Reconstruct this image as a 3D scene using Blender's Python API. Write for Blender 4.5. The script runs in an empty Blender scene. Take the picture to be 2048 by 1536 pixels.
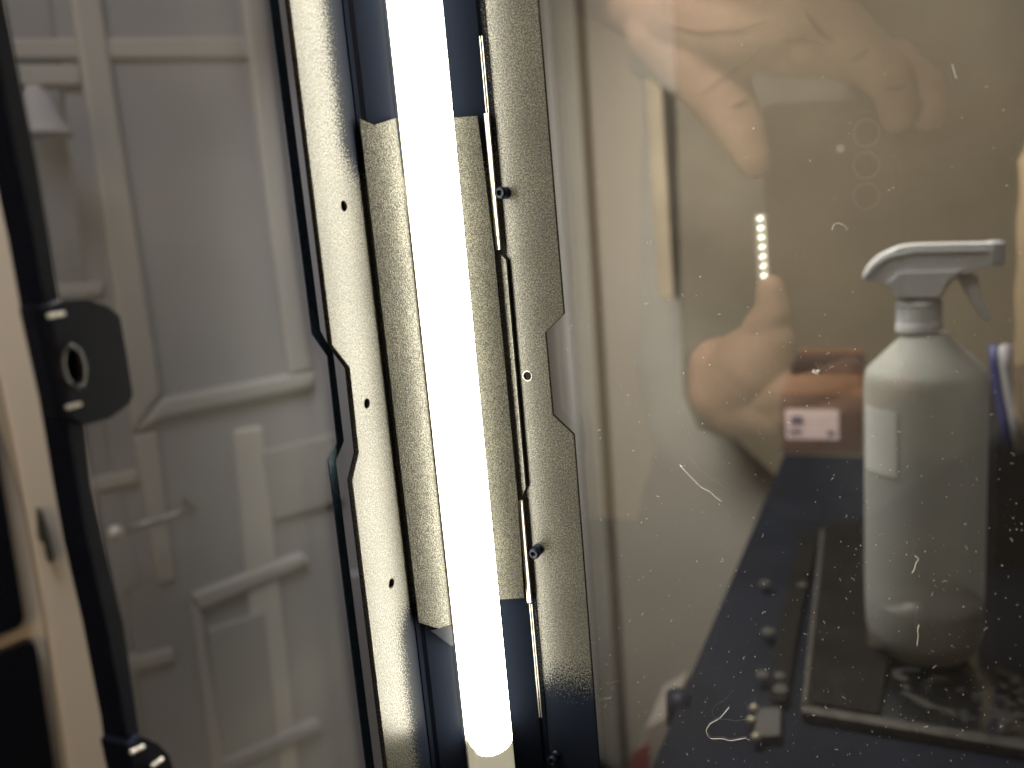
import bpy, bmesh, math, random
from mathutils import Vector as V, Matrix
random.seed(7)
sc = bpy.context.scene
col = sc.collection

# ------------------------------------------------------------------ camera, world, lamps, exposure
CAM = V((.1108, -.19, 0.0)); F = 1600.0
YAW, PITCH, ROLL = math.radians(24.5), math.radians(10.5), math.radians(-5)
fw = V((-math.sin(YAW)*math.cos(PITCH), math.cos(YAW)*math.cos(PITCH), -math.sin(PITCH)))
r0 = V((math.cos(YAW), math.sin(YAW), 0)); u0 = r0.cross(fw)
RT = r0*math.cos(ROLL) + u0*math.sin(ROLL); UP = -r0*math.sin(ROLL) + u0*math.cos(ROLL)
cd = bpy.data.cameras.new('camera'); cam = bpy.data.objects.new('camera', cd); col.objects.link(cam)
M = Matrix((RT, UP, -fw)).transposed().to_4x4(); M.translation = CAM
cam.matrix_world = M
cd.sensor_width = 36; cd.lens = 36*F/2048; cd.clip_start = .004; cd.clip_end = 60
cd.dof.use_dof = True; cd.dof.focus_distance = .205; cd.dof.aperture_fstop = 9
cd.dof.aperture_fstop = cd.lens*1e-3/.0027
sc.camera = cam
w = bpy.data.worlds.new('World'); sc.world = w; w.use_nodes = True
w.node_tree.nodes['Background'].inputs[0].default_value = (.9, .95, 1, 1)
w.node_tree.nodes['Background'].inputs[1].default_value = .05
sc.view_settings.view_transform = 'Standard'; sc.view_settings.look = 'None'
sc.view_settings.exposure = 0.0
sc.cycles.use_denoising = True
sc.cycles.max_bounces = 10; sc.cycles.transparent_max_bounces = 16
sc.cycles.caustics_reflective = False; sc.cycles.caustics_refractive = False

def lamp(name, loc, to, size, power, color, spread=180):
    d = bpy.data.lights.new(name, 'AREA'); d.size = size; d.energy = power; d.color = color; d.spread = math.radians(spread)
    o = bpy.data.objects.new(name, d); col.objects.link(o); o.location = loc
    o.rotation_euler = (V(to)-V(loc)).to_track_quat('-Z', 'Y').to_euler(); return o
lamp('fill_lamp', (-.15, .75, .95), (.2, -.30, 0), .4, 11, (1, .90, .80), 70)         # added unseen fill above the enclosure, lights the photographer
lamp('fill_lamp', (-.15, -.25, 1.1), (-.8, .6, -.3), .5, 7, (1, .97, .95))       # added unseen fill near the camera, lights the white door frontally
lamp('fill_lamp', (-.32, .45, .42), (.22, .95, -.30), .4, 7.5, (1, .96, .89), 130)           # added unseen fill low beside the table, evens wall and bottle

lamp('fill_lamp', (.5, -1.55, 1.25), (.45, -2.4, .5), .4, 42, (1, .86, .66), 100)                                # added unseen fill for the back wall, brings out the figure's silhouette

# ------------------------------------------------------------------ projection helpers
def ray(px, py): return (fw*F + RT*(px-1024) - UP*(py-768)).normalized()
class Plane:
    def __init__(s, n, d): s.n = V(n).normalized(); s.d = d         # n.x = d, n pointing away from the camera
    def at(s, px, py):
        r = ray(px, py); return CAM + r*((s.d - s.n.dot(CAM))/s.n.dot(r))
    def off(s, e): return Plane(s.n, s.d+e)
def planeY(y): return Plane((0, 1, 0), y)
def planeX(x): return Plane((-1, 0, 0), -x)
def planeZ(z): return Plane((0, 0, -1), -z)

# ------------------------------------------------------------------ materials
def mat(name, color, rough=.5, spec=.5, metal=0, noise=None, bump=0, bscale=400, emit=None, estr=0):
    m = bpy.data.materials.new(name); m.use_nodes = True
    nt = m.node_tree; p = nt.nodes['Principled BSDF']
    p.inputs['Base Color'].default_value = (*color, 1); p.inputs['Roughness'].default_value = rough
    p.inputs['Specular IOR Level'].default_value = spec; p.inputs['Metallic'].default_value = metal
    if noise or bump: tc = nt.nodes.new('ShaderNodeTexCoord')
    if noise:
        sc_, amt = noise
        n = nt.nodes.new('ShaderNodeTexNoise'); n.inputs['Scale'].default_value = sc_; n.inputs['Detail'].default_value = 6
        nt.links.new(tc.outputs['Object'], n.inputs['Vector'])
        r = nt.nodes.new('ShaderNodeValToRGB')
        r.color_ramp.elements[0].position = .3; r.color_ramp.elements[1].position = .7
        r.color_ramp.elements[0].color = (*[c*(1-amt) for c in color], 1); r.color_ramp.elements[1].color = (*[min(1, c*(1+amt)) for c in color], 1)
        nt.links.new(n.outputs['Fac'], r.inputs['Fac']); nt.links.new(r.outputs['Color'], p.inputs['Base Color'])
    if bump:
        n = nt.nodes.new('ShaderNodeTexNoise'); n.inputs['Scale'].default_value = bscale; n.inputs['Detail'].default_value = 3
        nt.links.new(tc.outputs['Object'], n.inputs['Vector'])
        b = nt.nodes.new('ShaderNodeBump'); b.inputs['Strength'].default_value = bump; b.inputs['Distance'].default_value = .5/bscale
        nt.links.new(n.outputs['Fac'], b.inputs['Height']); nt.links.new(b.outputs['Normal'], p.inputs['Normal'])
    if emit:
        p.inputs['Emission Color'].default_value = (*emit, 1); p.inputs['Emission Strength'].default_value = estr
    return m

def glass(name, tint, refl, rough=0.0, film=0.0):
    m = bpy.data.materials.new(name); m.use_nodes = True; nt = m.node_tree; nt.nodes.clear()
    out = nt.nodes.new('ShaderNodeOutputMaterial'); mx = nt.nodes.new('ShaderNodeMixShader')
    t = nt.nodes.new('ShaderNodeBsdfTransparent'); t.inputs[0].default_value = (*tint, 1)
    g = nt.nodes.new('ShaderNodeBsdfGlossy'); g.inputs['Roughness'].default_value = rough; g.inputs[0].default_value = (1, 1, 1, 1)
    fr = nt.nodes.new('ShaderNodeFresnel'); fr.inputs[0].default_value = 1.5
    ml = nt.nodes.new('ShaderNodeMath'); ml.operation = 'MULTIPLY'; ml.inputs[1].default_value = refl/.04; ml.use_clamp = True
    nt.links.new(fr.outputs[0], ml.inputs[0]); nt.links.new(ml.outputs[0], mx.inputs[0])
    nt.links.new(t.outputs[0], mx.inputs[1]); nt.links.new(g.outputs[0], mx.inputs[2])
    if film:
        # thin film of dust and wipe marks on the surface
        mf = nt.nodes.new('ShaderNodeMixShader'); df = nt.nodes.new('ShaderNodeBsdfDiffuse'); df.inputs[0].default_value = (.85, .83, .78, 1)
        tc = nt.nodes.new('ShaderNodeTexCoord'); mp = nt.nodes.new('ShaderNodeMapping'); mp.inputs['Rotation'].default_value = (0, .5, 0); mp.inputs['Scale'].default_value = (5, 5, 22)
        nz = nt.nodes.new('ShaderNodeTexNoise'); nz.inputs['Scale'].default_value = 1.6; nz.inputs['Detail'].default_value = 5
        nt.links.new(tc.outputs['Object'], mp.inputs[0]); nt.links.new(mp.outputs[0], nz.inputs['Vector'])
        mr = nt.nodes.new('ShaderNodeMapRange'); mr.inputs[1].default_value = .3; mr.inputs[2].default_value = .7; mr.inputs[3].default_value = film*.7; mr.inputs[4].default_value = film*1.3
        nt.links.new(nz.outputs['Fac'], mr.inputs[0]); nt.links.new(mr.outputs[0], mf.inputs[0])
        nt.links.new(mx.outputs[0], mf.inputs[1]); nt.links.new(df.outputs[0], mf.inputs[2]); mx = mf
    nt.links.new(mx.outputs[0], out.inputs[0])
    return m

def powder(name, ztop=None, zbot=None, s0=-.031, s1=.0235, hi=(.125, .12, .098), rough=.36, k=1.0, bmp=.5, scl=2700, lo=(.009, .012, .021)):
    """black powder coat with a fine grain; the coat is missing (smooth dark metal) where it was masked off
    near the ends, with an overspray edge of loose grains"""
    m = bpy.data.materials.new(name); m.use_nodes = True; nt = m.node_tree; p = nt.nodes['Principled BSDF']; L = nt.links.new
    tc = nt.nodes.new('ShaderNodeTexCoord')
    def math_(op, a, b=None, clamp=False):
        n = nt.nodes.new('ShaderNodeMath'); n.operation = op; n.use_clamp = clamp
        for i, x in enumerate((a, b)):
            if x is None: continue
            if isinstance(x, (int, float)): n.inputs[i].default_value = x
            else: L(x, n.inputs[i])
        return n.outputs[0]
    def noise(scale, detail=2):
        n = nt.nodes.new('ShaderNodeTexNoise'); n.inputs['Scale'].default_value = scale; n.inputs['Detail'].default_value = detail
        L(tc.outputs['Object'], n.inputs['Vector']); return n.outputs['Fac']
    grain = noise(scl, 2); fine = noise(5200, 1); big = noise(60, 3)
    spk = math_('MULTIPLY', math_('ADD', math_('MULTIPLY', big, 1.0), .5), math_('MULTIPLY', math_('SUBTRACT', grain, .40), 3.6, True))
    if ztop is not None:
        sx = nt.nodes.new('ShaderNodeSeparateXYZ'); L(tc.outputs['Object'], sx.inputs[0])
        s = math_('ADD', sx.outputs[0], sx.outputs[1]); z = sx.outputs[2]
        def soft(v, edge, width):      # 0..1 across an edge of this width
            return math_('ADD', math_('DIVIDE', math_('SUBTRACT', v, edge), width), .5, True)
        lat = math_('MULTIPLY', soft(s, s0, .011), math_('SUBTRACT', 1, soft(s, s1, .006)))
        # the lower mask reaches further out on the right flange near the bottom
        out = math_('MULTIPLY', math_('SUBTRACT', 1, soft(z, zbot-.030, .022)), math_('MULTIPLY', soft(s, .0, .004), .9))
        ver = math_('MAXIMUM', soft(z, ztop, .014), math_('SUBTRACT', 1, soft(z, zbot, .014)))
        mask = math_('MAXIMUM', math_('MULTIPLY', lat, ver), out)
        thr = math_('SUBTRACT', math_('MULTIPLY', mask, 1.9), .45)
        cover = math_('MULTIPLY', math_('SUBTRACT', math_('ADD', math_('MULTIPLY', math_('SUBTRACT', grain, .5), 3.2), .5), thr), 3.2, True)
    else:
        cover = math_('ADD', 1.0, 0)
    g2 = math_('MULTIPLY', spk, cover)
    mixc = nt.nodes.new('ShaderNodeMix'); mixc.data_type = 'RGBA'
    mixc.inputs[6].default_value = (*lo, 1); mixc.inputs[7].default_value = (*hi, 1)
    und = nt.nodes.new('ShaderNodeMix'); und.data_type = 'RGBA'
    und.inputs[6].default_value = (*lo, 1); und.inputs[7].default_value = (.040, .041, .040, 1)
    L(cover, und.inputs[0]); L(und.outputs[2], mixc.inputs[6])
    L(g2, mixc.inputs[0]); L(mixc.outputs[2], p.inputs['Base Color'])
    L(math_('ADD', math_('MULTIPLY', cover, rough-.26), .26), p.inputs['Roughness'])
    L(math_('ADD', math_('MULTIPLY', math_('MULTIPLY', cover, math_('ADD', math_('MULTIPLY', spk, .5), .3)), k), .08), p.inputs['Specular IOR Level'])
    b = nt.nodes.new('ShaderNodeBump'); b.inputs['Distance'].default_value = .0003
    L(math_('MULTIPLY', cover, bmp), b.inputs['Strength']); L(grain, b.inputs['Height'])
    L(b.outputs['Normal'], p.inputs['Normal'])
    return m

# ------------------------------------------------------------------ object helpers
def link(name, me, m=None, parent=None, smooth=False):
    o = bpy.data.objects.new(name, me); col.objects.link(o)
    if m: me.materials.append(m)
    if smooth:
        for p in me.polygons: p.use_smooth = True
    if parent: o.parent = parent
    return o
def thing(name, label, cat, group=None):
    o = bpy.data.objects.new(name, None); col.objects.link(o); o.empty_display_size = .01
    o['label'] = label; o['category'] = cat
    if group: o['group'] = group
    return o
def tag(o, label, cat, group=None):
    o['label'] = label; o['category'] = cat
    if group: o['group'] = group
    return o
def mesh(bm, name='mesh', mirror=False):
    if mirror:
        for v in bm.verts: v.co.y = -v.co.y
    bmesh.ops.recalc_face_normals(bm, faces=bm.faces)
    me = bpy.data.meshes.new(name); bm.to_mesh(me); bm.free(); return me

def basis(n):
    n = V(n).normalized(); z = V((0, 0, 1))
    u = z.cross(n).normalized() if abs(n.z) < .95 else V((1, 0, 0)); v = n.cross(u); return u, v, n
def round_poly(pts, r, k=4):
    """round the corners of a closed 2-D/3-D polyline"""
    out = []
    for i, p in enumerate(pts):
        a, b = pts[i-1], pts[(i+1) % len(pts)]
        da, db = (a-p), (b-p); rr = min(r, da.length*.45, db.length*.45)
        s, e = p+da.normalized()*rr, p+db.normalized()*rr
        for j in range(k+1):
            t = j/k; out.append(s*(1-t)**2 + p*2*t*(1-t) + e*t*t)
    return out
def sheet_pts(pts, n, th, bevel=0, holes=()):
    """closed 3-D outline in a plane with normal n -> solid of thickness th behind it (along n); holes = (centre, radius_u, radius_v)"""
    bm = bmesh.new()
    if holes:
        u, v, _ = basis(n); o = pts[0]
        cu = bpy.data.curves.new('tmp', 'CURVE'); cu.dimensions = '2D'; cu.fill_mode = 'BOTH'
        loops = [[((p-o).dot(u), (p-o).dot(v)) for p in pts]]
        for c, ru, rv in holes:
            loops.append([((c-o).dot(u)+ru*math.cos(t*math.tau/20), (c-o).dot(v)+rv*math.sin(t*math.tau/20)) for t in range(20)])
        for lp in loops:
            sp = cu.splines.new('POLY'); sp.points.add(len(lp)-1); sp.use_cyclic_u = True
            for q, (a, b) in zip(sp.points, lp): q.co = (a, b, 0, 1)
        cu.extrude = th/2
        ob = bpy.data.objects.new('tmp', cu); col.objects.link(ob)
        dg = bpy.context.evaluated_depsgraph_get(); me = bpy.data.meshes.new_from_object(ob.evaluated_get(dg))
        bm.from_mesh(me); bpy.data.objects.remove(ob); bpy.data.meshes.remove(me)
        for vv in bm.verts:
            c = vv.co.copy(); vv.co = o + u*c.x + v*c.y + V(n).normalized()*(c.z+th/2)
        bmesh.ops.remove_doubles(bm, verts=bm.verts, dist=1e-6)
        return bm
    nn = V(n).normalized()
    a = [bm.verts.new(p) for p in pts]; f = bm.faces.new(a)
    r = bmesh.ops.extrude_face_region(bm, geom=[f])
    bmesh.ops.translate(bm, verts=[g for g in r['geom'] if isinstance(g, bmesh.types.BMVert)], vec=nn*th)
    bmesh.ops.recalc_face_normals(bm, faces=bm.faces)
    if bevel:
        bmesh.ops.bevel(bm, geom=bm.edges[:], offset=bevel, segments=2, profile=.5, affect='EDGES', clamp_overlap=True)
    return bm
def slab(name, px, pl, th, m, parent=None, bevel=0, holes=(), rnd=0, mirror=False):
    pts = [pl.at(*q) for q in px]
    if rnd: pts = round_poly(pts, rnd)
    return link(name, mesh(sheet_pts(pts, pl.n, th, bevel, holes), name, mirror), m, parent)
def box_bm(bm, c, s, rot=None):
    r = bmesh.ops.create_cube(bm, size=1)['verts']
    for v in r:
        v.co = V((v.co.x*s[0], v.co.y*s[1], v.co.z*s[2]))
        if rot: v.co = rot @ v.co
        v.co += V(c)
def lathe(profile, seg=40, ex=1, ey=1):
    bm = bmesh.new(); rings = []
    for r, z in profile:
        rings.append([bm.verts.new((r*ex*math.cos(i*math.tau/seg), r*ey*math.sin(i*math.tau/seg), z)) for i in range(seg)])
    for a, b in zip(rings, rings[1:]):
        for i in range(seg): bm.faces.new((a[i], a[(i+1) % seg], b[(i+1) % seg], b[i]))
    bm.faces.new(rings[0]); bm.faces.new(rings[-1]); return bm
def move(bm, loc, rot=None):
    for v in bm.verts: v.co = (rot @ v.co if rot else v.co) + V(loc)
    return bm
def tube_bm(bm, pts, rad, seg=6):
    rings = []
    for i, p in enumerate(pts):
        d = (pts[min(i+1, len(pts)-1)] - pts[max(i-1, 0)]).normalized()
        a = d.orthogonal().normalized(); b = d.cross(a); r = rad[i] if isinstance(rad, (list, tuple)) else rad
        rings.append([bm.verts.new(p+(a*math.cos(t*math.tau/seg)+b*math.sin(t*math.tau/seg))*r) for t in range(seg)])
    for x, y in zip(rings, rings[1:]):
        for i in range(seg): bm.faces.new((x[i], x[(i+1) % seg], y[(i+1) % seg], y[i]))
    bm.faces.new(rings[0]); bm.faces.new(rings[-1])
def blob(chains, voxel, smooth=4, mirror=False):
    """chains of (point, radius): tapered limbs fused into one continuous surface"""
    bm = bmesh.new()
    def ball(p, r):
        s = r if isinstance(r, (tuple, list)) else (r, r, r)
        for v in bmesh.ops.create_icosphere(bm, subdivisions=3, radius=1)['verts']: v.co = V((v.co.x*s[0], v.co.y*s[1], v.co.z*s[2]))+p
    for ch in chains:
        for (p, r), (q, s) in zip(ch, ch[1:]):
            n = max(2, int((q-p).length/(min(r, s)*.35)))
            for i in range(n+1):
                t = i/n; ball(p.lerp(q, t), r*(1-t)+s*t)
        if len(ch) == 1: ball(*ch[0])
    me = bpy.data.meshes.new('tmp'); bm.to_mesh(me); bm.free()
    ob = bpy.data.objects.new('tmp', me); col.objects.link(ob)
    md = ob.modifiers.new('r', 'REMESH'); md.mode = 'VOXEL'; md.voxel_size = voxel; md.use_smooth_shade = True
    sm = ob.modifiers.new('s', 'SMOOTH'); sm.iterations = smooth
    dg = bpy.context.evaluated_depsgraph_get(); me2 = bpy.data.meshes.new_from_object(ob.evaluated_get(dg))
    bpy.data.objects.remove(ob); bpy.data.meshes.remove(me)
    b2 = bmesh.new(); b2.from_mesh(me2); bpy.data.meshes.remove(me2)
    return mesh(b2, 'body', mirror)

# ------------------------------------------------------------------ palette
M_POST = powder('powder_coat', ztop=.0165, zbot=-.0905, hi=(.125, .12, .098), rough=.25, k=.62, bmp=.24)
M_COAT = powder('powder_coat_plate', hi=(.19, .184, .15), scl=3600, lo=(.045, .045, .042))  # same coat as the post, the tube's light put into its paler colour
M_FILM = mat('dark_smooth_metal', (.010, .013, .022), .42, .35, noise=(300, .2))
M_BARE = mat('bare_metal_edge', (.85, .83, .74), .4, .5, .1, bump=.3, bscale=1500)
M_BLACK = mat('black_plastic', (.006, .009, .022), .45, .22, noise=(200, .3), bump=.1, bscale=2500)
M_GASK = mat('black_gasket', (.004, .004, .008), .7, .2, noise=(400, .3))
M_EDGE_REFL = mat('blue_black_reflection', (.035, .065, .10), .6, .2, noise=(900, .35))
M_GLOW = mat('lit_diffuser', (.9, .9, .88), .5, .4, emit=(1, .935, .74), estr=22)
M_DIFF = mat('milky_diffuser', (.62, .60, .50), .45, .4, bump=.4, bscale=1800, emit=(1, .93, .66), estr=.35)
M_HOUS = mat('aluminium_channel', (.62, .60, .54), .35, .5, .6, noise=(500, .15))
M_GLASS = glass('tinted_glass', (.86, .85, .82), .12, film=.02)
M_ACRY = glass('grey_acrylic', (.93, .93, .94), .00001, film=.07)
M_EDGE = mat('glass_edge', (.05, .07, .07), .2, .5)
M_WALL = mat('beige_wall', (.57, .545, .50), .9, .2, noise=(3, .06), bump=.15, bscale=60)
M_TRIM = mat('pale_trim', (.55, .55, .52), .6, .3, noise=(8, .05))
M_WHITE = mat('white_gloss_paint', (.35, .35, .34), .45, .4, noise=(5, .05))
M_PANEL = mat('dull_white_paint', (.25, .255, .275), .5, .4, noise=(4, .10))
M_CREAM = mat('cream_paint', (.80, .74, .65), .5, .4, noise=(3, .06))
M_BROWN = mat('brown_cabinet', (.205, .175, .128), .6, .3, noise=(6, .15))
M_DARKP = mat('dark_window', (.006, .008, .014), .25, .4)
M_TABLE = mat('black_table', (.006, .009, .018), .8, .12, noise=(20, .3), bump=.1, bscale=300)
M_FLOOR = mat('floor_boards', (.07, .065, .06), .7, .3, noise=(10, .15))

# ------------------------------------------------------------------ setting
def struct(o): o['kind'] = 'structure'; return o
DN = V((-math.cos(math.radians(30)), math.sin(math.radians(30)), 0)); DB = DN.dot(CAM)
def hall(d): return Plane(DN, DB+d)
bm = bmesh.new(); box_bm(bm, (0, 0, -1.22), (12, 12, .04)); struct(link('floor', mesh(bm), M_FLOOR))
slabw = lambda name, pl, x0, x1, z0, z1, th, m: None
bm = bmesh.new(); box_bm(bm, (1.0, 1.40, .2), (4.4, .10, 3.0)); struct(link('wall', mesh(bm), M_WALL))
hp = hall(1.13); c = CAM + DN*1.20; u, v, n = basis(DN); e_ = hall(1.15).at(955, 768); c = c + u*((e_-c).dot(u)-2.25*(1 if u.dot(V((1, 1, 0))) > 0 else -1))
bm = bmesh.new(); box_bm(bm, (0, 0, 0), (4.5, 3.0, .10), Matrix((u, v, n)).transposed()); move(bm, V((c.x, c.y, .2))); struct(link('wall', mesh(bm), M_PANEL))
M_BACK = mat('warm_back_wall', (.45, .36, .24), .9, .2, noise=(2, .1))
bm = bmesh.new(); box_bm(bm, (.5, -2.4, .3), (5, .10, 2.6)); struct(link('wall', mesh(bm), M_BACK))

# ------------------------------------------------------------------ corner post
PR, PL = planeY(-.003), planeX(.003)
post = thing('corner_post', 'black powder coated folded steel corner post with notched edges beside the lit tube', 'post')
def hole(pl, px, py, ru, rv): return (pl.at(px, py), ru, rv)
lo = [(568, -90), (580, 0), (665, 690), (700, 735), (718, 905), (705, 960), (775, 1536), (790, 1650)]
lpts = [PL.at(*q) for q in lo]
inner_y = -.0262
lpts = [p for p in lpts] + [V((.003, inner_y, lpts[-1].z)), V((.003, inner_y, lpts[0].z))]
lh = [hole(PL, 688, 412, .00125, .00125), hole(PL, 734, 807, .00125, .00125), hole(PL, 783, 1167, .00125, .00125)]
link('left_flange', mesh(sheet_pts(lpts, PL.n, .0012, 0, lh)), M_POST, post)
go = [(567, -90), (579, 0), (664, 691), (698, 736), (716, 905), (703, 960), (774, 1536), (789, 1650)]
gpts = [planeX(.0017).at(*q) for q in go]
gpts += [V((.0017, inner_y, gpts[-1].z)), V((.0017, inner_y, gpts[0].z))]
link('gasket', mesh(sheet_pts(gpts, PL.n, .0012)), M_GASK, post)
ro = [(1068, -90), (1075, 0), (1127, 628), (1090, 665), (1105, 830), (1147, 870), (1198, 1536), (1207, 1650)]
rpts = [PR.at(*q) for q in ro]
zt, zb = rpts[0].z, rpts[-1].z
rpts = rpts + [V((.0262, -.003, zb)), V((.0262, -.003, zt))]
link('right_flange', mesh(sheet_pts(rpts, PR.n, .0012, 0, [hole(PR, 1055, 752, .0011, .0011)])), M_POST, post)
# 45 degree face between the flanges with a small bend at each side
CN = V((-1, 1, 0)).normalized()                         # into the corner
cz0, cz1 = min(zb, lpts[3].z)-.02, max(zt, lpts[0].z)+.02
prof = [(.003, -.0275), (.0031, -.0268), (.0036, -.0262), (.0046, -.0258)]
A, B = V((.0052, -.0258, 0)), V((.0258, -.0052, 0))
def prism(prof, z0, z1):
    bm = bmesh.new(); a = [bm.verts.new((x, y, z0)) for x, y in prof]; b = [bm.verts.new((x, y, z1)) for x, y in prof]; k = len(prof)
    for i in range(k): bm.faces.new((a[i], a[(i+1) % k], b[(i+1) % k], b[i]))
    bm.faces.new(a); bm.faces.new(b); return bm
face = [(.0033, -.0272), (.0040, -.0263), (.0051, -.0258), (.0258, -.0051), (.0263, -.0040), (.0272, -.0033), (.0262, -.0025), (.0245, -.0042), (.0042, -.0245), (.0025, -.0262)]
link('corner_face', mesh(prism(face, cz0, cz1)), M_POST, post)
CF = Plane(CN, CN.dot(V((.0155, -.0155, 0))))            # outer face of the corner
# raised mounting plates on both sides of the tube, middle stretch
PT = CF.off(-.0004)
slab('mounting_plate', [(719, 237), (748, 250), (792, 236), (915, 1250), (880, 1258), (838, 1245)], PT.off(-.0006), .0009, M_COAT, post)
slab('mounting_plate', [(880, 237), (955, 232), (988, 498), (1035, 992), (1048, 1196), (985, 1200)], PT.off(-.0006), .0009, M_COAT, post)
# tab of the plate that laps over the right flange, its joint, and bare cut edges that catch the light
def zc(py, px): return PR.at(px, py).z
def tab(name, pts, y, th, m): return link(name, mesh(sheet_pts([V((x, y, z)) for x, z in pts], (0, 1, 0), th)), m, post)
z1, z2, z3, z4 = zc(503, 990), zc(520, 1008), zc(972, 1050), zc(996, 1032)
tab('plate_tab', [(.0256, z1), (.0276, z2), (.0276, z3), (.0256, z4)], -.0046, .0016, M_COAT)
tab('joint', [(.0257, z1+.0004), (.0276, z2+.0003), (.02785, z2), (.02785, z3), (.0276, z3-.0003), (.0257, z4-.0004), (.0257, z4), (.0274, z3), (.0274, z2), (.0257, z1)], -.0036, .0005, M_GASK)
for ya, yb, xa, xb in ((232, 500, 960, 990), (995, 1196, 1035, 1050)):
    za, zb_ = zc(ya, xa), zc(yb, xb)
    e = tab('bare_edge', [(.0255, za), (.0266, za), (.0266, zb_), (.0255, zb_)], -.0054, .0008, M_BARE)
    for x0 in (.0258, .0262):
        o = link('score_line', mesh(sheet_pts([V((x, -.00548, z)) for x, z in ((x0, za), (x0+.00012, za), (x0+.00012, zb_), (x0, zb_))], (0, 1, 0), .0001)), M_HOUS, e)
for ya, yb, xa, xb in ((80, 231, 943, 958), (1200, 1425, 1051, 1076)):
    za, zb_ = zc(ya, xa), zc(yb, xb)
    for x0 in (.0259, .0265):
        tab('edge_line', [(x0, za), (x0+.0001, za), (x0+.0001, zb_), (x0, zb_)], -.0050, .0004, M_HOUS)
# corner fold left by the plate under its lower end
slab('plate_tab', [(862, 1262), (905, 1250), (907, 1292), (900, 1290)], CF.off(-.0012), .0005, M_FILM, post)
# bright worn ring round the hole in the right flange
bm = bmesh.new(); c = PR.off(-.0001).at(1055, 752)
tube_bm(bm, [c+V((math.cos(t*math.tau/28)*.00125, 0, math.sin(t*math.tau/28)*.00125)) for t in range(29)], .00016, 6)
link('hole_rim', mesh(bm), M_BARE, post, True)
def screw(px, py, parent):
    c = PR.at(px, py); rot = Matrix.Rotation(math.radians(90), 3, 'X')
    bm = lathe([(.0008, .0026), (.0009, .0012), (.0013, .0013), (.00145, .0016), (.00150, .0026), (.0013, .0032), (.0008, .0034)], 18)
    bm.faces.ensure_lookup_table()
    s = link('screw', mesh(move(lathe([(.0015, 0), (.0015, .0006), (.0011, .0007), (.00112, .0022), (.0015, .0024), (.00155, .0031), (.0012, .0036), (.0007, .0037), (.0006, .0028)], 18), c, rot)), M_BLACK, parent, True)
    return s
for px, py in ((1011, 386), (1077, 1098), (1112, 1508)): screw(px, py, post)

# ------------------------------------------------------------------ light tube
lt = thing('light_tube', 'bright white glowing square light tube fixed along the black corner post', 'lamp')
def tube_section(hw, h, r):
    """profile across the corner face: u along the face, h towards the camera"""
    t = V((1, 1, 0)).normalized(); o = V((.0155, -.0155, 0)) - t*.0012; out = -CN
    pts = [(-hw, .0009), (-hw, h-r)] + [(-hw+r-r*math.cos(a), h-r+r*math.sin(a)) for a in (math.pi/6, math.pi/3, math.pi/2)] \
        + [(hw-r+r*math.sin(a), h-r+r*math.cos(a)) for a in (0, math.pi/6, math.pi/3)] + [(hw, h-r), (hw, .0009)]
    return [((o+t*a+out*b).x, (o+t*a+out*b).y) for a, b in pts]
TF = CF.off(-.0068)
z_end = TF.at(978, 1490).z
link('lit_diffuser', mesh(prism(tube_section(.0057, .0068, .0016), z_end, cz1)), M_GLOW, lt, True)
link('diffuser_end', mesh(prism(tube_section(.0057, .0068, .0016), cz0, z_end-.0002)), M_DIFF, lt)
te = V((1, 1, 0)).normalized(); ce = V((.0155, -.0155, z_end)) - te*.0012 - CN*.00685
pts = [ce+te*(.0052*math.cos(a))+V((0, 0, .0001-.0035*math.sin(a))) for a in [math.pi*i/16 for i in range(17)]]
link('lit_end', mesh(sheet_pts(pts, CN, .0004)), M_GLOW, lt)
for s in (-1, 1):
    t = V((1, 1, 0)).normalized()*s; o = V((.0155, -.0155, 0)) - V((1, 1, 0)).normalized()*.0012
    q = [o+t*.0059-CN*.0009, o+t*.0064-CN*.0009, o+t*.0063-CN*.0018, o+t*.0059-CN*.0018]
    link('side_rail', mesh(prism([(p.x, p.y) for p in q], cz0, cz1)), M_HOUS, lt)

# ------------------------------------------------------------------ right glass pane and what clings to it
bm = bmesh.new(); box_bm(bm, (.215, .0025, -.02), (.41, .004, .66))
pane = tag(link('glass_pane', mesh(bm), M_GLASS), 'dusty tinted glass pane to the right of the black post, reflecting the photographer', 'glass pane')
M_DUST = mat('pale_dust', (.85, .83, .78), .8, .2)
bm = bmesh.new(); DP = planeY(.0002); rd = random.Random(3)
def speck(px, py, r):
    c = DP.at(px, py)
    if c.x < .0395: return
    k = rd.random()
    if k < .72:
        vs = bmesh.ops.create_icosphere(bm, subdivisions=1, radius=1)['verts']
        a, b = r*rd.uniform(.6, 1.2), r*rd.uniform(.6, 1.3)
        for v_ in vs: v_.co = V((v_.co.x*a, v_.co.y*r*.5, v_.co.z*b)) + c
    else:
        th = rd.uniform(0, math.tau); L = r*rd.uniform(3, 8); cv = rd.uniform(-2, 2); pts = []
        p = c.copy()
        for i in range(6):
            pts.append(p.copy()); p += V((math.cos(th), 0, math.sin(th)))*L/5; th += cv*.35
        tube_bm(bm, pts, r*.35, 4)
for i in range(420):
    px = rd.uniform(1110, 2040); py = 1530*(rd.random()**.62)
    speck(px, py, 10**rd.uniform(-4.35, -3.75))
for i in range(260):
    speck(rd.uniform(1190, 2046), rd.uniform(850, 1534), 10**rd.uniform(-4.35, -3.7))
d = link('dust', mesh(bm), M_DUST); d['kind'] = 'stuff'; d['label'] = 'pale dust specks scattered over the tinted glass pane'
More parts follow.
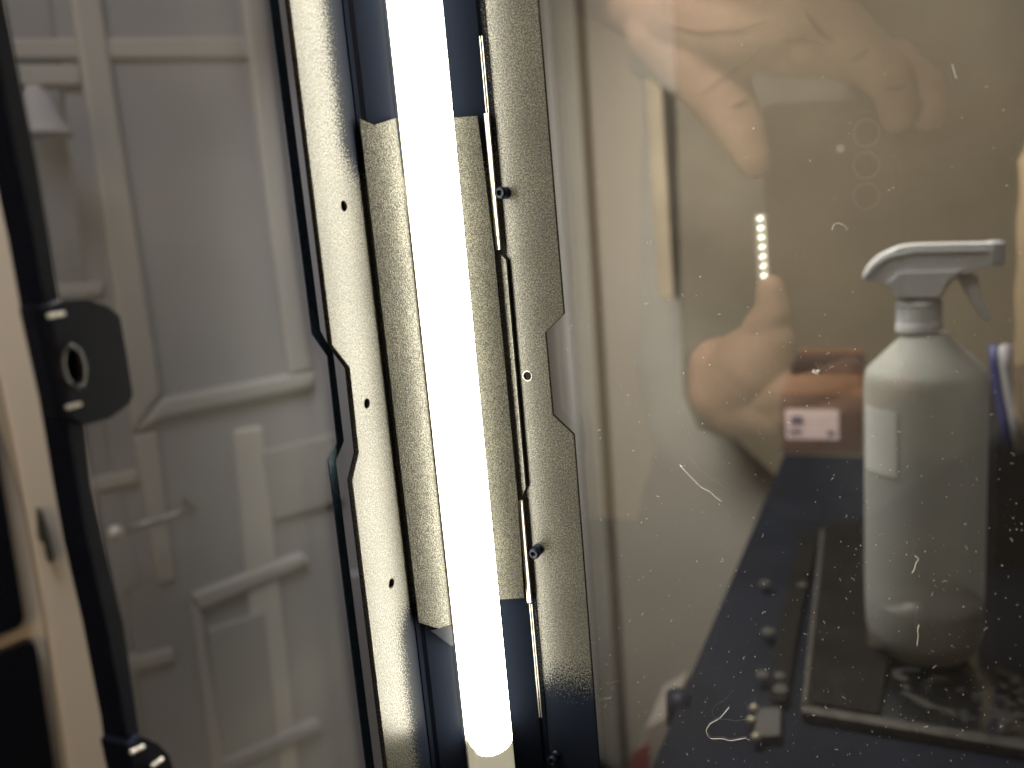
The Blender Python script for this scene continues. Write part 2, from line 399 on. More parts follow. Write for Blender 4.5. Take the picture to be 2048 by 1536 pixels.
def fibre(px, label, r=.00011):
    pts = [DP.off(-.0001).at(*q) for q in px]; sm = []
    for i in range(len(pts)-1):
        for k in range(5): sm.append(pts[i].lerp(pts[i+1], k/5))
    sm.append(pts[-1])
    for _ in range(2): sm = [sm[0]]+[(sm[i-1]+sm[i]*2+sm[i+1])/4 for i in range(1, len(sm)-1)]+[sm[-1]]
    b = bmesh.new(); tube_bm(b, sm, r, 5); tag(link('fibre', mesh(b), M_DUST, None, True), label, 'fibre', 'stray fibres clinging to the glass pane')
fibre([(1360, 930), (1378, 950), (1390, 962), (1402, 975), (1420, 983), (1432, 995), (1445, 1004)], 'straight white fibre slanting on the glass left of the black table edge', .00014)
fibre([(1458, 1415), (1440, 1437), (1420, 1447), (1411, 1462), (1420, 1478), (1445, 1477), (1460, 1482), (1492, 1476)], 'curled white fibre shaped like a hook, low on the glass over the black table')
fibre([(1196, 1401), (1208, 1398), (1222, 1396)], 'short bright scratch-like fibre on the glass beside the lower end of the post', .00016)
fibre([(1830, 1112), (1838, 1118), (1832, 1126), (1829, 1140), (1824, 1146)], 'short forked white fibre on the glass over the lower half of the bottle', .00012)
fibre([(1838, 1250), (1835, 1262), (1837, 1270), (1834, 1292)], 'thin wavy upright fibre on the glass over the foot of the bottle')
fibre([(1664, 460), (1668, 448), (1677, 446), (1688, 450), (1696, 460)], 'small arched fibre on the glass over the reflected phone')
fibre([(1625, 741), (1632, 745), (1640, 740), (1634, 748)], 'tiny bright white fleck on the glass over the brown box', .0004)
fibre([(1904, 128), (1908, 140), (1913, 157)], 'pale comma-shaped fibre on the glass over the dark sleeve')

# ------------------------------------------------------------------ left acrylic door: pane, painted edge reflection, frame, latches
ld = thing('enclosure_door', 'grey acrylic enclosure door with black latch frame left of the post', 'door')
LP = planeX(-.0006)
bm = bmesh.new(); y_out = LP.at(150, 768).y
fr = [(-30, -90), (8, 0), (60, 290), (105, 590), (150, 735), (180, 870), (225, 1150), (270, 1470), (300, 1640)]
pp = [LP.at(*q) for q in fr]; pp[-1].z -= .12; pp[0].z += .12; pp = pp + [V((-.0006, -.004, pp[-1].z)), V((-.0006, -.004, pp[0].z))]
link('pane', mesh(sheet_pts(pp, LP.n, .003)), M_ACRY, ld)
sl = [(527, -90), (540, 0), (625, 668), (656, 712), (675, 885), (657, 920), (733, 1536), (745, 1650)]
sr = [(544, -90), (557, 0), (641, 662), (667, 708), (688, 882), (672, 922), (749, 1536), (761, 1650)]
slab('edge_reflection', sl+sr[::-1], LP.off(-.0004), .0003, M_EDGE_REFL, ld)  # painted reflection of the flange edge in the acrylic, built as a strip
fo = [(-50, -90), (-28, 0), (4, 156), (33, 312), (66, 469), (92, 617), (118, 740), (137, 851), (156, 969), (177, 1090), (213, 1248), (250, 1444), (262, 1536), (285, 1650)]
fi = [(-12, -90), (9, 0), (40, 156), (71, 312), (98, 469), (121, 617), (147, 735), (170, 851), (182, 969), (209, 1090), (247, 1248), (275, 1444), (287, 1536), (307, 1650)]
link('frame', mesh(sheet_pts([planeX(.0022).at(*q) for q in fo+fi[::-1]], LP.n, .0055)), M_BLACK, ld)
def latch(px, hole_c, pins):
    pl = planeX(.0036)
    lo_ = round_poly([pl.at(*q) for q in px], .00025, 3)
    hl = [(pl.at(*hole_c), .0016, .0030)] if hole_c else ()
    lt_ = link('latch', mesh(sheet_pts(lo_, pl.n, .0065, 0 if hl else .0004, hl)), M_BLACK, ld)
    if hole_c:
        c = pl.at(*hole_c); b = bmesh.new()
        tube_bm(b, [c+V((-.0002, math.cos(t*math.tau/30)*.0017, math.sin(t*math.tau/30)*.0031)) for t in range(31)], .0004, 6)
        link('bushing', mesh(b), mat('worn_black_plastic', (.05, .05, .06), .25, .6), lt_, True)
        b = bmesh.new(); box_bm(b, c+V((-.0035, 0, 0)), (.002, .0036, .0064)); link('pocket', mesh(b), M_GASK, lt_)
    for a, b2 in pins:
        b = bmesh.new(); p, q = pl.off(-.0003).at(*a), pl.off(-.0003).at(*b2)
        tube_bm(b, [p, p.lerp(q, .46)], .00032, 6); tube_bm(b, [p.lerp(q, .54), q], .00032, 6)
        link('pin', mesh(b), M_BARE, lt_)
latch([(98, 612), (122, 601), (175, 598), (217, 613), (240, 634), (254, 712), (266, 790), (258, 808), (220, 837), (172, 850), (146, 838)], (148, 733), [((96, 632), (128, 627)), ((133, 815), (161, 808))])
latch([(258, 1492), (279, 1470), (318, 1488), (340, 1512), (352, 1560), (358, 1650), (292, 1650)], None, [((262, 1505), (287, 1493)), ((303, 1533), (325, 1518))])

# ------------------------------------------------------------------ white panelled door seen through the acrylic
wd = thing('panelled_door', 'white panelled room door with a lever handle seen through the grey acrylic', 'door')
H0, H1, H2 = hall(1.06), hall(1.047), hall(1.03)
slab('door_leaf', [(15, -700), (900, -700), (1100, 1900), (350, 1900)], H0, .035, M_PANEL, wd)
for q in ([(132, -60), (196, -60), (238, 220), (325, 788), (268, 866), (205, 420)],
          [(478, -60), (528, -60), (590, 470), (628, 742), (580, 752), (545, 480)],
          [(270, 866), (322, 800), (590, 748), (632, 742), (627, 776), (330, 838)]):
    slab('moulding', q, H1, .03, M_WHITE, wd, .006)
slab('rail', [(0, 76), (540, 72), (545, 116), (10, 118)], H1.off(.006), .03, M_WHITE, wd, .004)
slab('stile', [(268, 872), (316, 864), (352, 1160), (318, 1170)], H1.off(.005), .03, M_WHITE, wd, .004)
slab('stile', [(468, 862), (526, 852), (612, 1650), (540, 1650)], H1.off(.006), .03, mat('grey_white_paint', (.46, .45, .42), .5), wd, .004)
for q in ([(385, 1192), (608, 1108), (622, 1126), (400, 1222)], [(700, 1150), (735, 1145), (800, 1650), (760, 1650)],
          [(380, 1200), (405, 1230), (470, 1640), (440, 1640)], [(430, 1530), (640, 1440), (650, 1460), (435, 1556)]):
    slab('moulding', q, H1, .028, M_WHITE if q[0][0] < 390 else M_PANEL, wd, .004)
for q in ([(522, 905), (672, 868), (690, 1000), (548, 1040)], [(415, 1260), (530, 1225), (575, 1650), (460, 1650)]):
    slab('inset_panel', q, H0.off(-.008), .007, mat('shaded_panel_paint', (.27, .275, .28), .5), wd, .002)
for q in ([(88, 570), (206, 563), (208, 588), (92, 598)], [(178, 962), (276, 940), (280, 964), (184, 988)], [(242, 1325), (348, 1298), (352, 1322), (247, 1350)], [(14, 130), (160, 128), (163, 170), (20, 172)]):
    slab('reflected_bar', q, H1.off(.004), .025, M_WHITE, wd, .003)  # pale reflection in the acrylic, built as solid bars on the door
hd = bmesh.new(); a, b = H2.off(-.023).at(232, 1064), H2.off(-.023).at(392, 1020)
tube_bm(hd, [a, a.lerp(b, .5), b, b+DN*.06], [.005, .0042, .0034, .0042], 10)
M_CHR = mat('brushed_steel', (.26, .26, .26), .3, .5, .8)
hnd = link('handle', mesh(hd), M_CHR, wd, True)
bm = bmesh.new(); bmesh.ops.create_icosphere(bm, subdivisions=3, radius=.0095); move(bm, H2.off(-.03).at(231, 1065)); link('knob', mesh(bm), mat('polished_steel', (.9, .9, .88), .3, .5, .6), hnd, True)
slab('rose_plate', [(200, 985), (240, 975), (285, 1170), (235, 1190)], H1.off(.01), .02, mat('grey_plate', (.24, .25, .28), .5), wd, .003)
# small white shade hanging in front of the door
bm = lathe([(.030, 0), (.029, .002), (.021, .018), (.013, .042), (.006, .050), (.002, .051)], 28)
tag(link('lamp_shade', mesh(move(bm, hall(.98).at(85, 272))), mat('white_fabric', (.36, .36, .39), .9), None, True), 'small white cone shade high at the far left behind the acrylic', 'lamp shade')
# cream jamb and dark glazed door seen past the black frame
jb = thing('door_jamb', 'cream painted door jamb seen past the black frame at the left edge', 'door frame')
J = hall(.74)
slab('jamb_board', [(-90, -90), (-6, -90), (8, 20), (60, 320), (120, 640), (165, 840), (200, 1060), (278, 1560), (300, 1680), (160, 1680), (95, 1250), (30, 900), (-40, 560)], J, .04, M_CREAM, jb, .003)
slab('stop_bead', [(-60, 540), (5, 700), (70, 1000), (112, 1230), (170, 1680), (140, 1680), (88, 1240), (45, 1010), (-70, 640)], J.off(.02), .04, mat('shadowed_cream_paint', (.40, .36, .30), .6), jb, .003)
slab('hinge', [(74, 1020), (84, 1022), (108, 1112), (106, 1126), (96, 1124), (90, 1090), (78, 1080)], J.off(-.012), .012, mat('dull_steel', (.10, .10, .09), .4, .5, .5), jb, .001)
gd = thing('glazed_door', 'cream glazed door with dark panes at the lower left edge', 'door')
G = hall(.756)
slab('pane', [(-60, 760), (-18, 830), (48, 1236), (40, 1254), (-60, 1296)], G, .01, M_DARKP, gd, 0, (), .006)
slab('pane', [(-60, 1332), (58, 1282), (72, 1292), (130, 1680), (-60, 1680)], G, .01, M_DARKP, gd, 0, (), .006)
slab('door_stile', [(-40, 640), (0, 690), (44, 1000), (90, 1240), (145, 1680), (-100, 1680), (-100, 640)], G.off(.013), .03, M_CREAM, gd, .003)

# ------------------------------------------------------------------ room behind the right pane
W = planeY(1.318)
dt = thing('door_casing', 'pale upright door casing just right of the black post behind glass', 'door frame')
slab('casing_board', [(1060, -120), (1146, -120), (1250, 1640), (1150, 1640)], W, .03, M_TRIM, dt, .004)
slab('bead', [(1072, -120), (1088, -120), (1212, 1640), (1197, 1640)], W.off(-.02), .02, mat('white_bead', (.85, .86, .88), .5), dt, .003)
slab('groove_strip', [(1140, -120), (1150, -120), (1256, 1640), (1244, 1640)], W.off(-.004), .03, mat('dark_groove', (.17, .15, .12), .8), dt, .002)
cb = thing('tall_cabinet', 'tall olive brown cabinet behind the bottle and box, outline shaped like the dark reflected figure', 'cabinet')
slab('carcass', [(1342, -120), (2200, -120), (2200, 1000), (1600, 1000), (1470, 880), (1395, 860), (1366, 790)], planeY(1.15), .19, M_BROWN, cb, .004)  # left outline and dark tone put in for the figure's reflection
slab('reflected_edge', [(1288, 150), (1324, 175), (1348, 600), (1316, 600)], planeY(1.20), .14, mat('pale_wood', (.50, .42, .30), .6, noise=(12, .1)), cb, .003)  # pale strip stands in for a cupboard edge reflected in the pane

# table, platform, bottle, box
YB = .36
zt_ = planeY(YB).at(1845, 1292).z                      # surface carrying the bottle
TZ = zt_ - .006                                        # table top
T = planeZ(TZ)
tb = thing('work_table', 'black table top behind the glass carrying the bottle and brown box', 'table')
far = T.at(1568, 908); near = T.at(1290, 1560)
tp = [T.at(1568, 908), T.at(1330, 1395), T.at(1290, 1560)]
yn = .02
d_ = (tp[2]-tp[0]); e0 = tp[0]; e1 = tp[0] + d_*((yn-tp[0].y)/d_.y)
top = [e0, V((1.2, e0.y, TZ)), V((1.2, yn, TZ)), e1]
link('table_top', mesh(sheet_pts([V((p.x, p.y, TZ)) for p in top], (0, 0, -1), .025, .002)), M_TABLE, tb)
bm = bmesh.new(); c = T.at(1345, 1398); bmesh.ops.create_cone(bm, cap_ends=True, segments=16, radius1=.009, radius2=.008, depth=.02); move(bm, c+V((.004, 0, -.006)))
link('edge_knob', mesh(bm), M_BLACK, tb, True)
for lx, ly in ((e0.x+.05, e0.y-.05), (1.1, e0.y-.05), (e1.x+.06, yn+.05), (1.1, yn+.05)):
    bm = bmesh.new(); box_bm(bm, (lx, ly, (TZ-.025-1.2)/2), (.04, .04, 1.2+TZ-.027)); link('leg', mesh(bm), M_TABLE, tb)
S = planeZ(zt_-.0005)
pf = thing('acrylic_tray', 'clear acrylic tray on the black table under the spray bottle', 'tray')
M_CLR = glass('clear_acrylic', (.92, .92, .90), .015)
q0 = [S.at(1645, 1045), S.at(2130, 1040), S.at(2130, 1500), S.at(1600, 1408)]
link('slab', mesh(sheet_pts(q0, (0, 0, -1), .0048, .0006)), M_CLR, pf)
M_SMK = mat('scuffed_acrylic_edge', (.045, .045, .043), .6, .3, noise=(120, .4))
S2 = planeZ(zt_+.0005)
link('front_lip', mesh(sheet_pts([S2.at(*q) for q in ((1602, 1408), (2130, 1492), (2130, 1512), (1604, 1424))], (0, 0, -1), .0055, .0004)), M_SMK, pf)
link('side_rib', mesh(sheet_pts([S2.at(*q) for q in ((1640, 1060), (1650, 1060), (1614, 1405), (1604, 1405))], (0, 0, -1), .003, .0003)), M_SMK, pf)
link('inner_rib', mesh(sheet_pts([S2.at(*q) for q in ((1660, 1170), (1664, 1170), (1636, 1405), (1632, 1405))], (0, 0, -1), .002, .0003)), M_SMK, pf)
M_FILMG = mat('brown_protective_film', (.008, .008, .008), .8, .1, noise=(60, .4))
link('film', mesh(sheet_pts([S2.at(*q) for q in ((1650, 1048), (1720, 1046), (1735, 1290), (1778, 1300), (1758, 1426), (1620, 1404))], (0, 0, -1), .0003)), M_FILMG, pf)
link('film', mesh(sheet_pts([S2.at(*q) for q in ((1600, 1060), (1638, 1060), (1600, 1230), (1572, 1400), (1536, 1400), (1560, 1230))], (0, 0, -1), .0004)), M_FILMG, pf)
hg = link('hinge_block', mesh(sheet_pts([planeZ(zt_).at(*q) for q in ((1512, 1416), (1562, 1412), (1562, 1470), (1508, 1472))], (0, 0, -1), .018, .001)), mat('grey_acrylic_block', (.05, .053, .055), .4, .4), pf)
for q in ((1508, 1418), (1503, 1442), (1512, 1476)):
    bm = bmesh.new(); bmesh.ops.create_icosphere(bm, subdivisions=2, radius=.0032); move(bm, planeZ(zt_).at(*q)); link('brass_screw', mesh(bm), mat('brass', (.26, .24, .19), .4, .5, .4), hg, True)
for q, r in (((1530, 1167), .005), ((1537, 1264), .005), ((1525, 1350), .0045), ((1560, 1352), .004), ((1562, 1380), .005), ((1605, 1170), .004)):
    bm = bmesh.new(); bmesh.ops.create_icosphere(bm, subdivisions=2, radius=1)
    for v_ in bm.verts: v_.co = V((v_.co.x*r, v_.co.y*r*1.2, v_.co.z*r*.4))
    link('stud', mesh(move(bm, planeZ(zt_+.001).at(*q))), mat('clear_stud', (.06, .06, .06), .7, .15), pf, True)
# dried smear on the tray
bm = bmesh.new(); rs = random.Random(5)
c0 = planeZ(zt_+.0005).at(1935, 1378)
for k in range(170):
    a = rs.uniform(0, math.tau); q = math.sqrt(rs.random()) if k < 60 else rs.uniform(.78, 1.0)
    p = c0+V((math.cos(a)*q*.040, math.sin(a)*q*.034, 0))
    vs = bmesh.ops.create_icosphere(bm, subdivisions=1, radius=1)['verts']; s_ = rs.uniform(.0007, .0022)
    for v_ in vs: v_.co = V((v_.co.x*s_*1.8, v_.co.y*s_, v_.co.z*.0002))+p
link('dried_smear', mesh(bm), mat('dried_residue', (.030, .030, .029), .8), pf)

bt = thing('spray_bottle', 'white translucent spray bottle with trigger head on the clear tray', 'spray bottle')
P0 = planeY(YB); base = P0.at(1845, 1296)
def bx(px, py): p = P0.at(px, py); return p.x-base.x, p.z-base.z
R_ = abs(bx(1845+127, 1050)[0]); zsh = bx(1845, 745)[1]; zsh2 = bx(1845, 668)[1]
zl = bx(1845, 1192)[1]
M_BOT = bpy.data.materials.new('translucent_plastic'); M_BOT.use_nodes = True; nt = M_BOT.node_tree; p = nt.nodes['Principled BSDF']
p.inputs['Base Color'].default_value = (.50, .53, .51, 1); p.inputs['Roughness'].default_value = .5; p.inputs['Alpha'].default_value = .62
p.inputs['Subsurface Weight'].default_value = .0
body = lathe([(R_*.72, .0), (R_*.90, .006), (R_*.985, .018), (R_, .034), (R_, zsh-.006), (R_*.99, zsh-.001), (R_*.95, zsh+.003), (R_*.68, zsh+(zsh2-zsh)*.52), (R_*.44, zsh2-.003), (R_*.37, zsh2)], 56)
link('body', mesh(move(body, base)), M_BOT, bt, True)
liq = lathe([(R_*.70, .003), (R_*.87, .009), (R_*.955, .02), (R_*.97, .036), (R_*.97, zl), (R_*.965, zl+.0005)], 48)
link('liquid', mesh(move(liq, base)), mat('clear_liquid', (.10, .105, .105), .2, .5), bt, True)
zc0, zc1 = bx(1838, 660)[1], bx(1838, 598)[1]; rc = abs(bx(1838+48, 630)[0]-bx(1838, 630)[0])
bm = lathe([(rc, zc0), (rc, zc0+.004), (rc*.97, zc0+.005), (rc*.97, zc1-.004), (rc, zc1-.003), (rc*.9, zc1)], 48)
for i, v_ in enumerate(bm.verts):
    if 96 <= i < 192 and i % 2: v_.co.x *= .965; v_.co.y *= .965
M_HEAD = mat('grey_white_plastic', (.66, .70, .74), .45, .4, noise=(40, .05))
cxo = bx(1838, 630)[0]
link('collar', mesh(move(bm, base+V((cxo, 0, 0)))), M_HEAD, bt)
hp_ = [(1722, 562), (1735, 535), (1760, 512), (1800, 494), (1830, 490), (2010, 486), (2006, 528), (1975, 534), (1935, 546), (1900, 566), (1882, 598), (1792, 598), (1785, 580), (1765, 565)]
PH = planeY(YB-.011)
ctr = PH.at(1845, 560)
hb = sheet_pts(round_poly([PH.at(*q) for q in hp_], .003, 3), (0, 1, 0), .022, .0018)
hd_ = link('spray_head', mesh(hb), M_HEAD, bt)
slab('side_rib', [(1730, 552), (1745, 530), (1775, 510), (1830, 500), (1975, 498), (1975, 504), (1830, 507), (1780, 518), (1750, 538), (1738, 555)], PH.off(-.0012), .002, M_HEAD, hd_, .0004)
slab('lower_shell', [(1775, 566), (1800, 544), (1900, 542), (1925, 540), (1895, 565), (1880, 596), (1794, 596)], PH.off(-.0022), .003, M_HEAD, hd_, .0006)
slab('nozzle', [(1985, 484), (2012, 484), (2008, 532), (1982, 531)], PH.off(-.001), .024, mat('nozzle_plastic', (.40, .42, .46), .5), hd_, .001)
slab('trigger', [(1918, 560), (1940, 545), (1955, 552), (1962, 590), (1982, 630), (1978, 643), (1965, 640), (1945, 606), (1930, 580)], planeY(YB-.006), .012, M_HEAD, bt, .001)
M_LAB = mat('pale_label', (.56, .58, .57), .6)
bm = bmesh.new(); lab = []
for i in range(9):
    a = math.radians(198+i*5.5)
    lab.append(a)
z0_, z1_ = bx(1730, 925)[1], bx(1730, 800)[1]
for za, zb_ in ((z0_, z1_),):
    lo2 = [bm.verts.new(base+V((math.cos(a)*(R_+.0006), math.sin(a)*(R_+.0006), za))) for a in lab]
    hi2 = [bm.verts.new(base+V((math.cos(a)*(R_+.0006), math.sin(a)*(R_+.0006), zb_))) for a in lab]
    for i in range(8): bm.faces.new((lo2[i], lo2[i+1], hi2[i+1], hi2[i]))
link('label', mesh(bm), M_LAB, bt)

cbx = thing('cardboard_box', 'red brown cardboard box with a white printed label at the far table edge', 'box')
yb = e0.y - .005; BP = planeY(yb)
slab('carton', [(1564, 908), (1724, 908), (1724, 800), (1560, 790)], BP, .10, mat('red_brown_card', (.09, .050, .040), .8, noise=(30, .15)), cbx, .002)
slab('lid', [(1560, 788), (1726, 798), (1726, 722), (1590, 720)], BP.off(-.001), .09, mat('orange_card', (.20, .10, .055), .7, noise=(25, .2)), cbx, .002)
slab('lid_edge', [(1588, 719), (1728, 721), (1728, 742), (1580, 742)], BP.off(-.004), .05, mat('dark_card', (.06, .035, .028), .8), cbx, .001)
ll = slab('paper_label', [(1570, 818), (1678, 820), (1678, 880), (1572, 878)], BP.off(-.0015), .001, mat('paper', (.62, .50, .50), .8), cbx)
for q in ([(1582, 832), (1606, 832), (1606, 850), (1582, 850)], [(1578, 860), (1604, 860), (1604, 868), (1578, 868)], [(1655, 862), (1668, 862), (1668, 872), (1655, 872)]):
    slab('print_patch', q, BP.off(-.0022), .0004, mat('blue_print', (.10, .09, .16), .8), ll)
bg = thing('bag', 'black bag standing on the table behind the bottle at the right edge', 'bag')
yg = .62
slab('bag_body', [(1965, 1180), (1970, 880), (2010, 855), (2060, 815), (2220, 760), (2220, 1180)], planeY(yg-.1), .16, mat('black_fabric', (.010, .010, .012), .85, .2, noise=(50, .3), bump=.3, bscale=200), bg, .012)
cb2 = thing('cable_bundle', 'blue and white cables hanging above the black bag at the right edge', 'cable')
for off, m_ in ((0, mat('blue_cable', (.04, .045, .16), .5)), (18, mat('white_cable', (.36, .36, .38), .5))):
    b = bmesh.new(); pl = planeY(yg-.11)
    tube_bm(b, [pl.at(x+off, y) for x, y in ((1990, 690), (1992, 730), (2000, 780), (2010, 830), (2022, 900))], .0045 if off == 0 else .006, 8); link('cable', mesh(b), m_, cb2, True)
fb = thing('floor_box', 'pale box with a red panel low beside the black table edge', 'box')
FP = planeY(.70)
slab('carton', [(1262, 1530), (1292, 1455), (1345, 1425), (1345, 1640), (1220, 1640)], FP, .1, mat('pinkish_white_card', (.45, .40, .36), .7), fb, .002)
slab('red_panel', [(1262, 1510), (1296, 1490), (1300, 1640), (1230, 1640)], FP.off(-.002), .002, mat('red_card', (.30, .05, .04), .7), fb)

# ------------------------------------------------------------------ the photographer, behind the camera, seen only as a reflection in the right pane.
# Built where they stand (y < camera): laid out in the mirror's space and mirrored in the pane plane y = 0.
VC = V((CAM.x, -CAM.y, 0)); VA = V((fw.x, -fw.y, fw.z))
PHN = Plane(-VA, (-VA).dot(VC - VA*.007))                # plane of the phone's back, 7 mm behind the lens
def vp(px, py, toward=0.0): return PHN.off(-toward).at(px, py)
def vd(px, py, dist): return CAM + ray(px, py)*(dist if dist < .7 else dist*.8)
ph = thing('phone', 'dark phone with three stacked lenses held in the hand, reflected in the glass', 'phone')
slab('phone_body', [(1516, 207), (1788, 203), (1800, 745), (1546, 742)], PHN, .008, mat('dark_bronze_glass', (.018, .014, .012), .25, .5), ph, .0008, (), .007, True)
slab('camera_plate', [(1655, 222), (1776, 220), (1780, 440), (1662, 440)], PHN.off(-.0012), .0013, mat('camera_plate_metal', (.03, .026, .022), .35, .5, .3), ph, .0002, (), .008, True)
RX, RY = V((RT.x, RT.y, RT.z)), UP
def ring_px(name, px, py, r, m, parent, z=-.002, th=.003):
    c = PHN.off(z).at(px, py); u_, v_, n_ = basis(PHN.n)
    pts = [c+(u_*math.cos(t*math.tau/24)+v_*math.sin(t*math.tau/24))*r for t in range(24)]
    return link(name, mesh(sheet_pts(pts, n_, th), name, True), m, parent)
M_LENS = mat('lens_glass', (.004, .004, .006), .06, .6); M_RING = mat('lens_ring', (.30, .29, .27), .35, .5, .5)
for q in ((1732, 265), (1732, 330), (1732, 392)):
    if q[1] == 330 and False: continue
    rg = ring_px('lens', q[0], q[1], .0058, M_RING, ph); ring_px('lens_glass', q[0], q[1], .0050, M_LENS, rg, -.0022, .0003)
ring_px('sensor', 1680, 262, .0036, M_LENS, ph, -.0015, .002); ring_px('flash', 1680, 296, .0018, mat('flash_lens', (.8, .75, .65), .3), ph, -.0016, .001)
# seven glowing beads added at the phone's edge for the tube's reflected dots
ls = thing('led_reflection', 'seven glowing white beads added at the phone edge for the reflected light tube', 'reflected light')
slab('dot_backing', [(1506, 428), (1530, 428), (1536, 563), (1512, 563)], PHN.off(-.003), .002, mat('pale_backing', (.5, .5, .45), .4), ls, .0002, (), 0, True)
M_LED = mat('lit_led', (1, 1, 1), .4, emit=(1, .95, .78), estr=11)
led0 = None
for k in range(7):
    c = PHN.off(-.0042).at(1518+k*1.3, 437+k*19.2)
    if led0 is None:
        bm = bmesh.new(); bmesh.ops.create_icosphere(bm, subdivisions=2, radius=.0013); led0 = link('led', mesh(bm), M_LED, ls, True)
        o = led0
    else:
        o = led0.copy(); col.objects.link(o); o.parent = ls
    o.location = V((c.x, -c.y, c.z))

pe = thing('person', 'person in a dark jacket holding up the phone with both hands, reflected in the glass', 'person')
M_SKIN = mat('skin', (.56, .36, .265), .55, .4, noise=(70, .10), bump=.25, bscale=500)
M_JACK = mat('dark_jacket', (.10, .105, .095), .9, .2, noise=(40, .3))
# upper hand: palm to the glass, thumb down the near edge, fingers hooked over the far corner
def h(*a): return vp(a[0], a[1], a[2])
upper = [
    [(h(1080, -90, -.02), .023), (h(1240, -40, .0), .021)],                                   # wrist
    [(h(1240, -40, .002), .022), (h(1380, 20, .008), .024), (h(1490, 48, .011), .0205), (h(1590, 40, .012), .0165)],         # heel and palm
    [(h(1240, -70, .004), .020), (h(1420, -60, .008), .022), (h(1560, -20, .012), .018)],
    [(h(1340, 50, .008), .022), (h(1395, 115, .010), .0190), (h(1440, 190, .012), .0145), (h(1482, 262, .012), .0112), (h(1503, 312, .012), .0088), (h(1511, 330, .012), .0068)],
    [(h(1440, 80, .010), .018), (h(1500, 70, .011), .016)],   # thumb
    [(h(1540, -40, .012), .018), (h(1640, 25, .014), .0125), (h(1715, 92, .016), .0102), (h(1780, 152, .014), .0092), (h(1796, 195, .012), .0080), (h(1797, 228, .011), .0070)],    # index
    [(h(1530, 20, .012), .013), (h(1625, 90, .014), .0105), (h(1700, 110, .004), .0090), (h(1790, 120, -.008), .0082), (h(1852, 175, -.006), .0074), (h(1861, 224, .000), .0070)],   # middle
    [(h(1500, 60, .012), .012), (h(1580, 105, .013), .0090), (h(1650, 110, .006), .0085), (h(1700, 130, -.004), .0075)],   # ring
    [(h(1480, 75, .010), .010), (h(1540, 110, .010), .0078), (h(1590, 120, .004), .0072), (h(1625, 125, -.004), .0064)],   # little
]
hand = link('hand', blob(upper, .0013, 5, True), M_SKIN, pe, True)
from mathutils.bvhtree import BVHTree
def creases(hd2, lines, m_):
    tree = BVHTree.FromPolygons([v.co for v in hd2.data.vertices], [tuple(p.vertices) for p in hd2.data.polygons])
    for ln in lines:
        pts = []
        for (a, b), (c2, d) in zip(ln, ln[1:]):
            for t in range(6):
                r_ = ray(a+(c2-a)*t/6, b+(d-b)*t/6); hit = tree.ray_cast(V((CAM.x, -CAM.y, CAM.z)), V((r_.x, -r_.y, r_.z)))
                # the mirror image of the eye looks at the palm through the pane
                o_ = hit[0]
                if o_: pts.append(o_)
        if len(pts) > 3:
            b2 = bmesh.new(); n_ = len(pts); tube_bm(b2, pts, [.0009*math.sin(math.pi*(k+.6)/(n_+.2))+.0002 for k in range(n_)], 6)
            link('palm_crease', mesh(b2), m_, hd2, True)
M_CREASE = mat('skin_crease', (.30, .175, .12), .7, .2)
creases(hand, [[(1330, 48), (1400, 62), (1480, 58), (1550, 38)], [(1400, 190), (1450, 150), (1500, 118), (1540, 80)], [(1610, 20), (1640, 60), (1672, 82)],
               [(1560, 80), (1610, 75), (1660, 92)], [(1700, 120), (1722, 108), (1742, 92)], [(1772, 176), (1795, 172), (1815, 168)], [(1462, 215), (1480, 205), (1498, 198)]], M_CREASE)
lower = [
    [(h(1420, 900, -.060), .024), (h(1430, 830, -.02), .024)],
    [(h(1455, 780, .002), .022), (h(1500, 730, .003), .020), (h(1540, 680, .001), .013)],
    [(h(1440, 740, .000), .018), (h(1470, 800, .002), .020), (h(1540, 830, .002), .013)],
    [(h(1525, 660, .002), .011), (h(1545, 620, .002), .009), (h(1540, 580, .002), .0075)],                         # thumb along the edge
    [(h(1520, 790, .003), .013), (h(1600, 790, .006), .0095), (h(1660, 765, .008), .0085), (h(1700, 748, .010), .0075)],     # index
    [(h(1530, 815, .002), .012), (h(1640, 815, .004), .0090), (h(1740, 800, .006), .0082), (h(1815, 772, .010), .0068)],     # middle
    [(h(1520, 835, .000), .011), (h(1600, 850, -.006), .0085), (h(1680, 845, -.012), .0078), (h(1720, 830, -.016), .0066)],
    [(h(1510, 850, -.004), .010), (h(1570, 870, -.012), .0075), (h(1620, 870, -.018), .0066), (h(1650, 860, -.02), .0058)],
]
link('hand', blob(lower, .0013, 5, True), M_SKIN, pe, True)
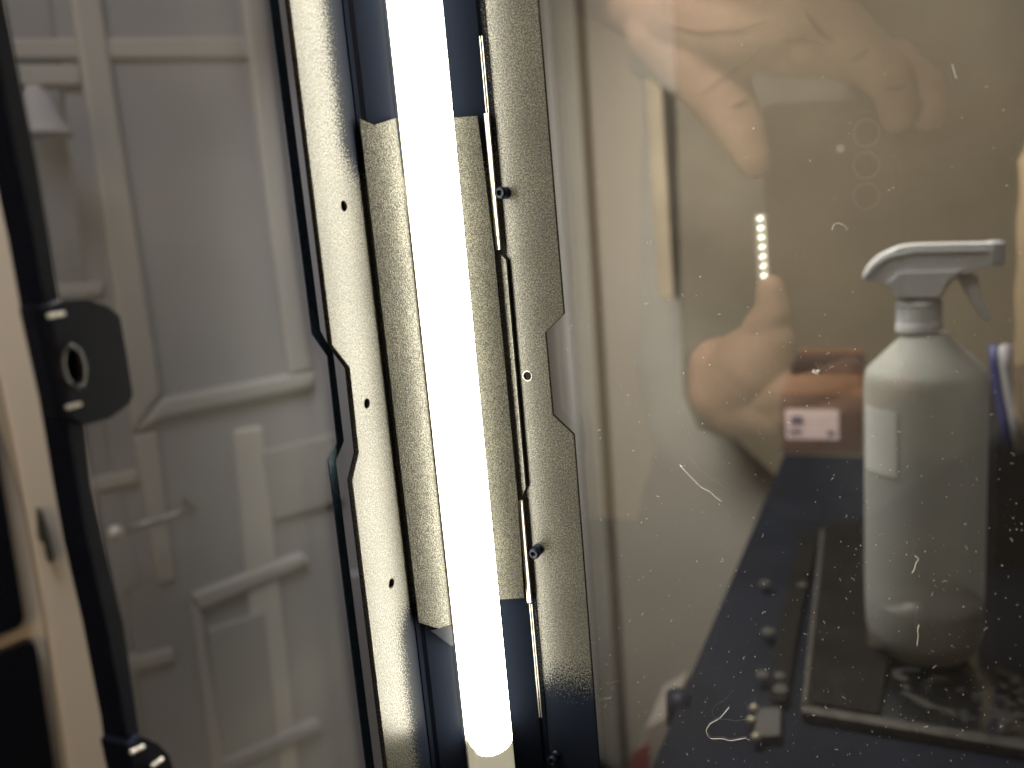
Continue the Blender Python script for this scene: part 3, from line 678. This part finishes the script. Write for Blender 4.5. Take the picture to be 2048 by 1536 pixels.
jk = [
    [(vd(1640, 60, 1.05), .155), (vd(1640, 420, 1.05), .165), (vd(1640, 900, 1.07), .165)],
    [(vd(1470, 40, 1.02), .085), (vd(1440, 420, .98), .075), (vd(1420, 720, .80), .060), (vd(1415, 850, .50), .038)],
    [(vd(1810, -40, 1.02), .085), (vd(1860, 250, .92), .070), (vd(1900, 120, .72), .050), (vd(1500, -330, .50), .042), (vd(1120, -140, .43), .030)],
    [(vd(1280, 70, .60), .012), (vd(1285, 130, .60), .013)],
]
tr = [[(vd(1560, 960, 1.07), .13), (vd(1470, 1400, 1.0), .13), (vd(1440, 1900, 1.1), .11)], [(vd(1760, 960, 1.07), .13), (vd(1910, 1400, 1.0), .13), (vd(1940, 1900, 1.1), .11)],
      [(vd(1690, 1150, 1.05), .14)], [(vd(1690, 1350, 1.05), .13)]]
link('trousers', blob(tr, .008, 6, True), mat('black_trousers', (.010, .010, .012), .9, .1, noise=(40, .3)), pe, True)
link('jacket', blob(jk, .008, 6, True), M_JACK, pe, True)
hdp = [[(vd(1640, -240, 1.06), .055), (vd(1640, -330, 1.05), .058)], [(vd(1640, -470, 1.05), .085), (vd(1640, -540, 1.05), .095)], [(vd(1640, -450, .96), .016)]]
link('head', blob(hdp, .006, 3, True), M_SKIN, pe, True)
# pale things on the wall behind the photographer
def behind(px, name, label, cat, m_, dist_y=2.2):
    tag(slab(name, px, planeY(dist_y), .05, m_, None, .004, (), 0, True), label, cat)
M_CARD = mat('cream_card', (.85, .70, .42), .7)
behind([(1560, 150), (1720, 150), (1690, 250), (1560, 250)], 'wall_card', 'cream card on the wall above the phone, reflected in the glass', 'card', M_CARD)
behind([(1860, 285), (1960, 280), (1950, 330), (1830, 380)], 'wall_shelf', 'cream shelf end right of the phone, reflected in the glass', 'shelf', M_CARD)
print('tz', TZ, 'bottle', base, R_, zsh, 'far', e0, 'phone', [tuple(round(c, 3) for c in vp(*q)) for q in ((1516, 207), (1788, 203), (1800, 745), (1546, 742))])
print('flange', [tuple(round(c,4) for c in p) for p in lpts[:3]+rpts[:3]], 'zend', z_end, PL.at(700, 230).z, PL.at(800, 1250).z, PR.at(950, 230).z, PR.at(1040, 1240).z)
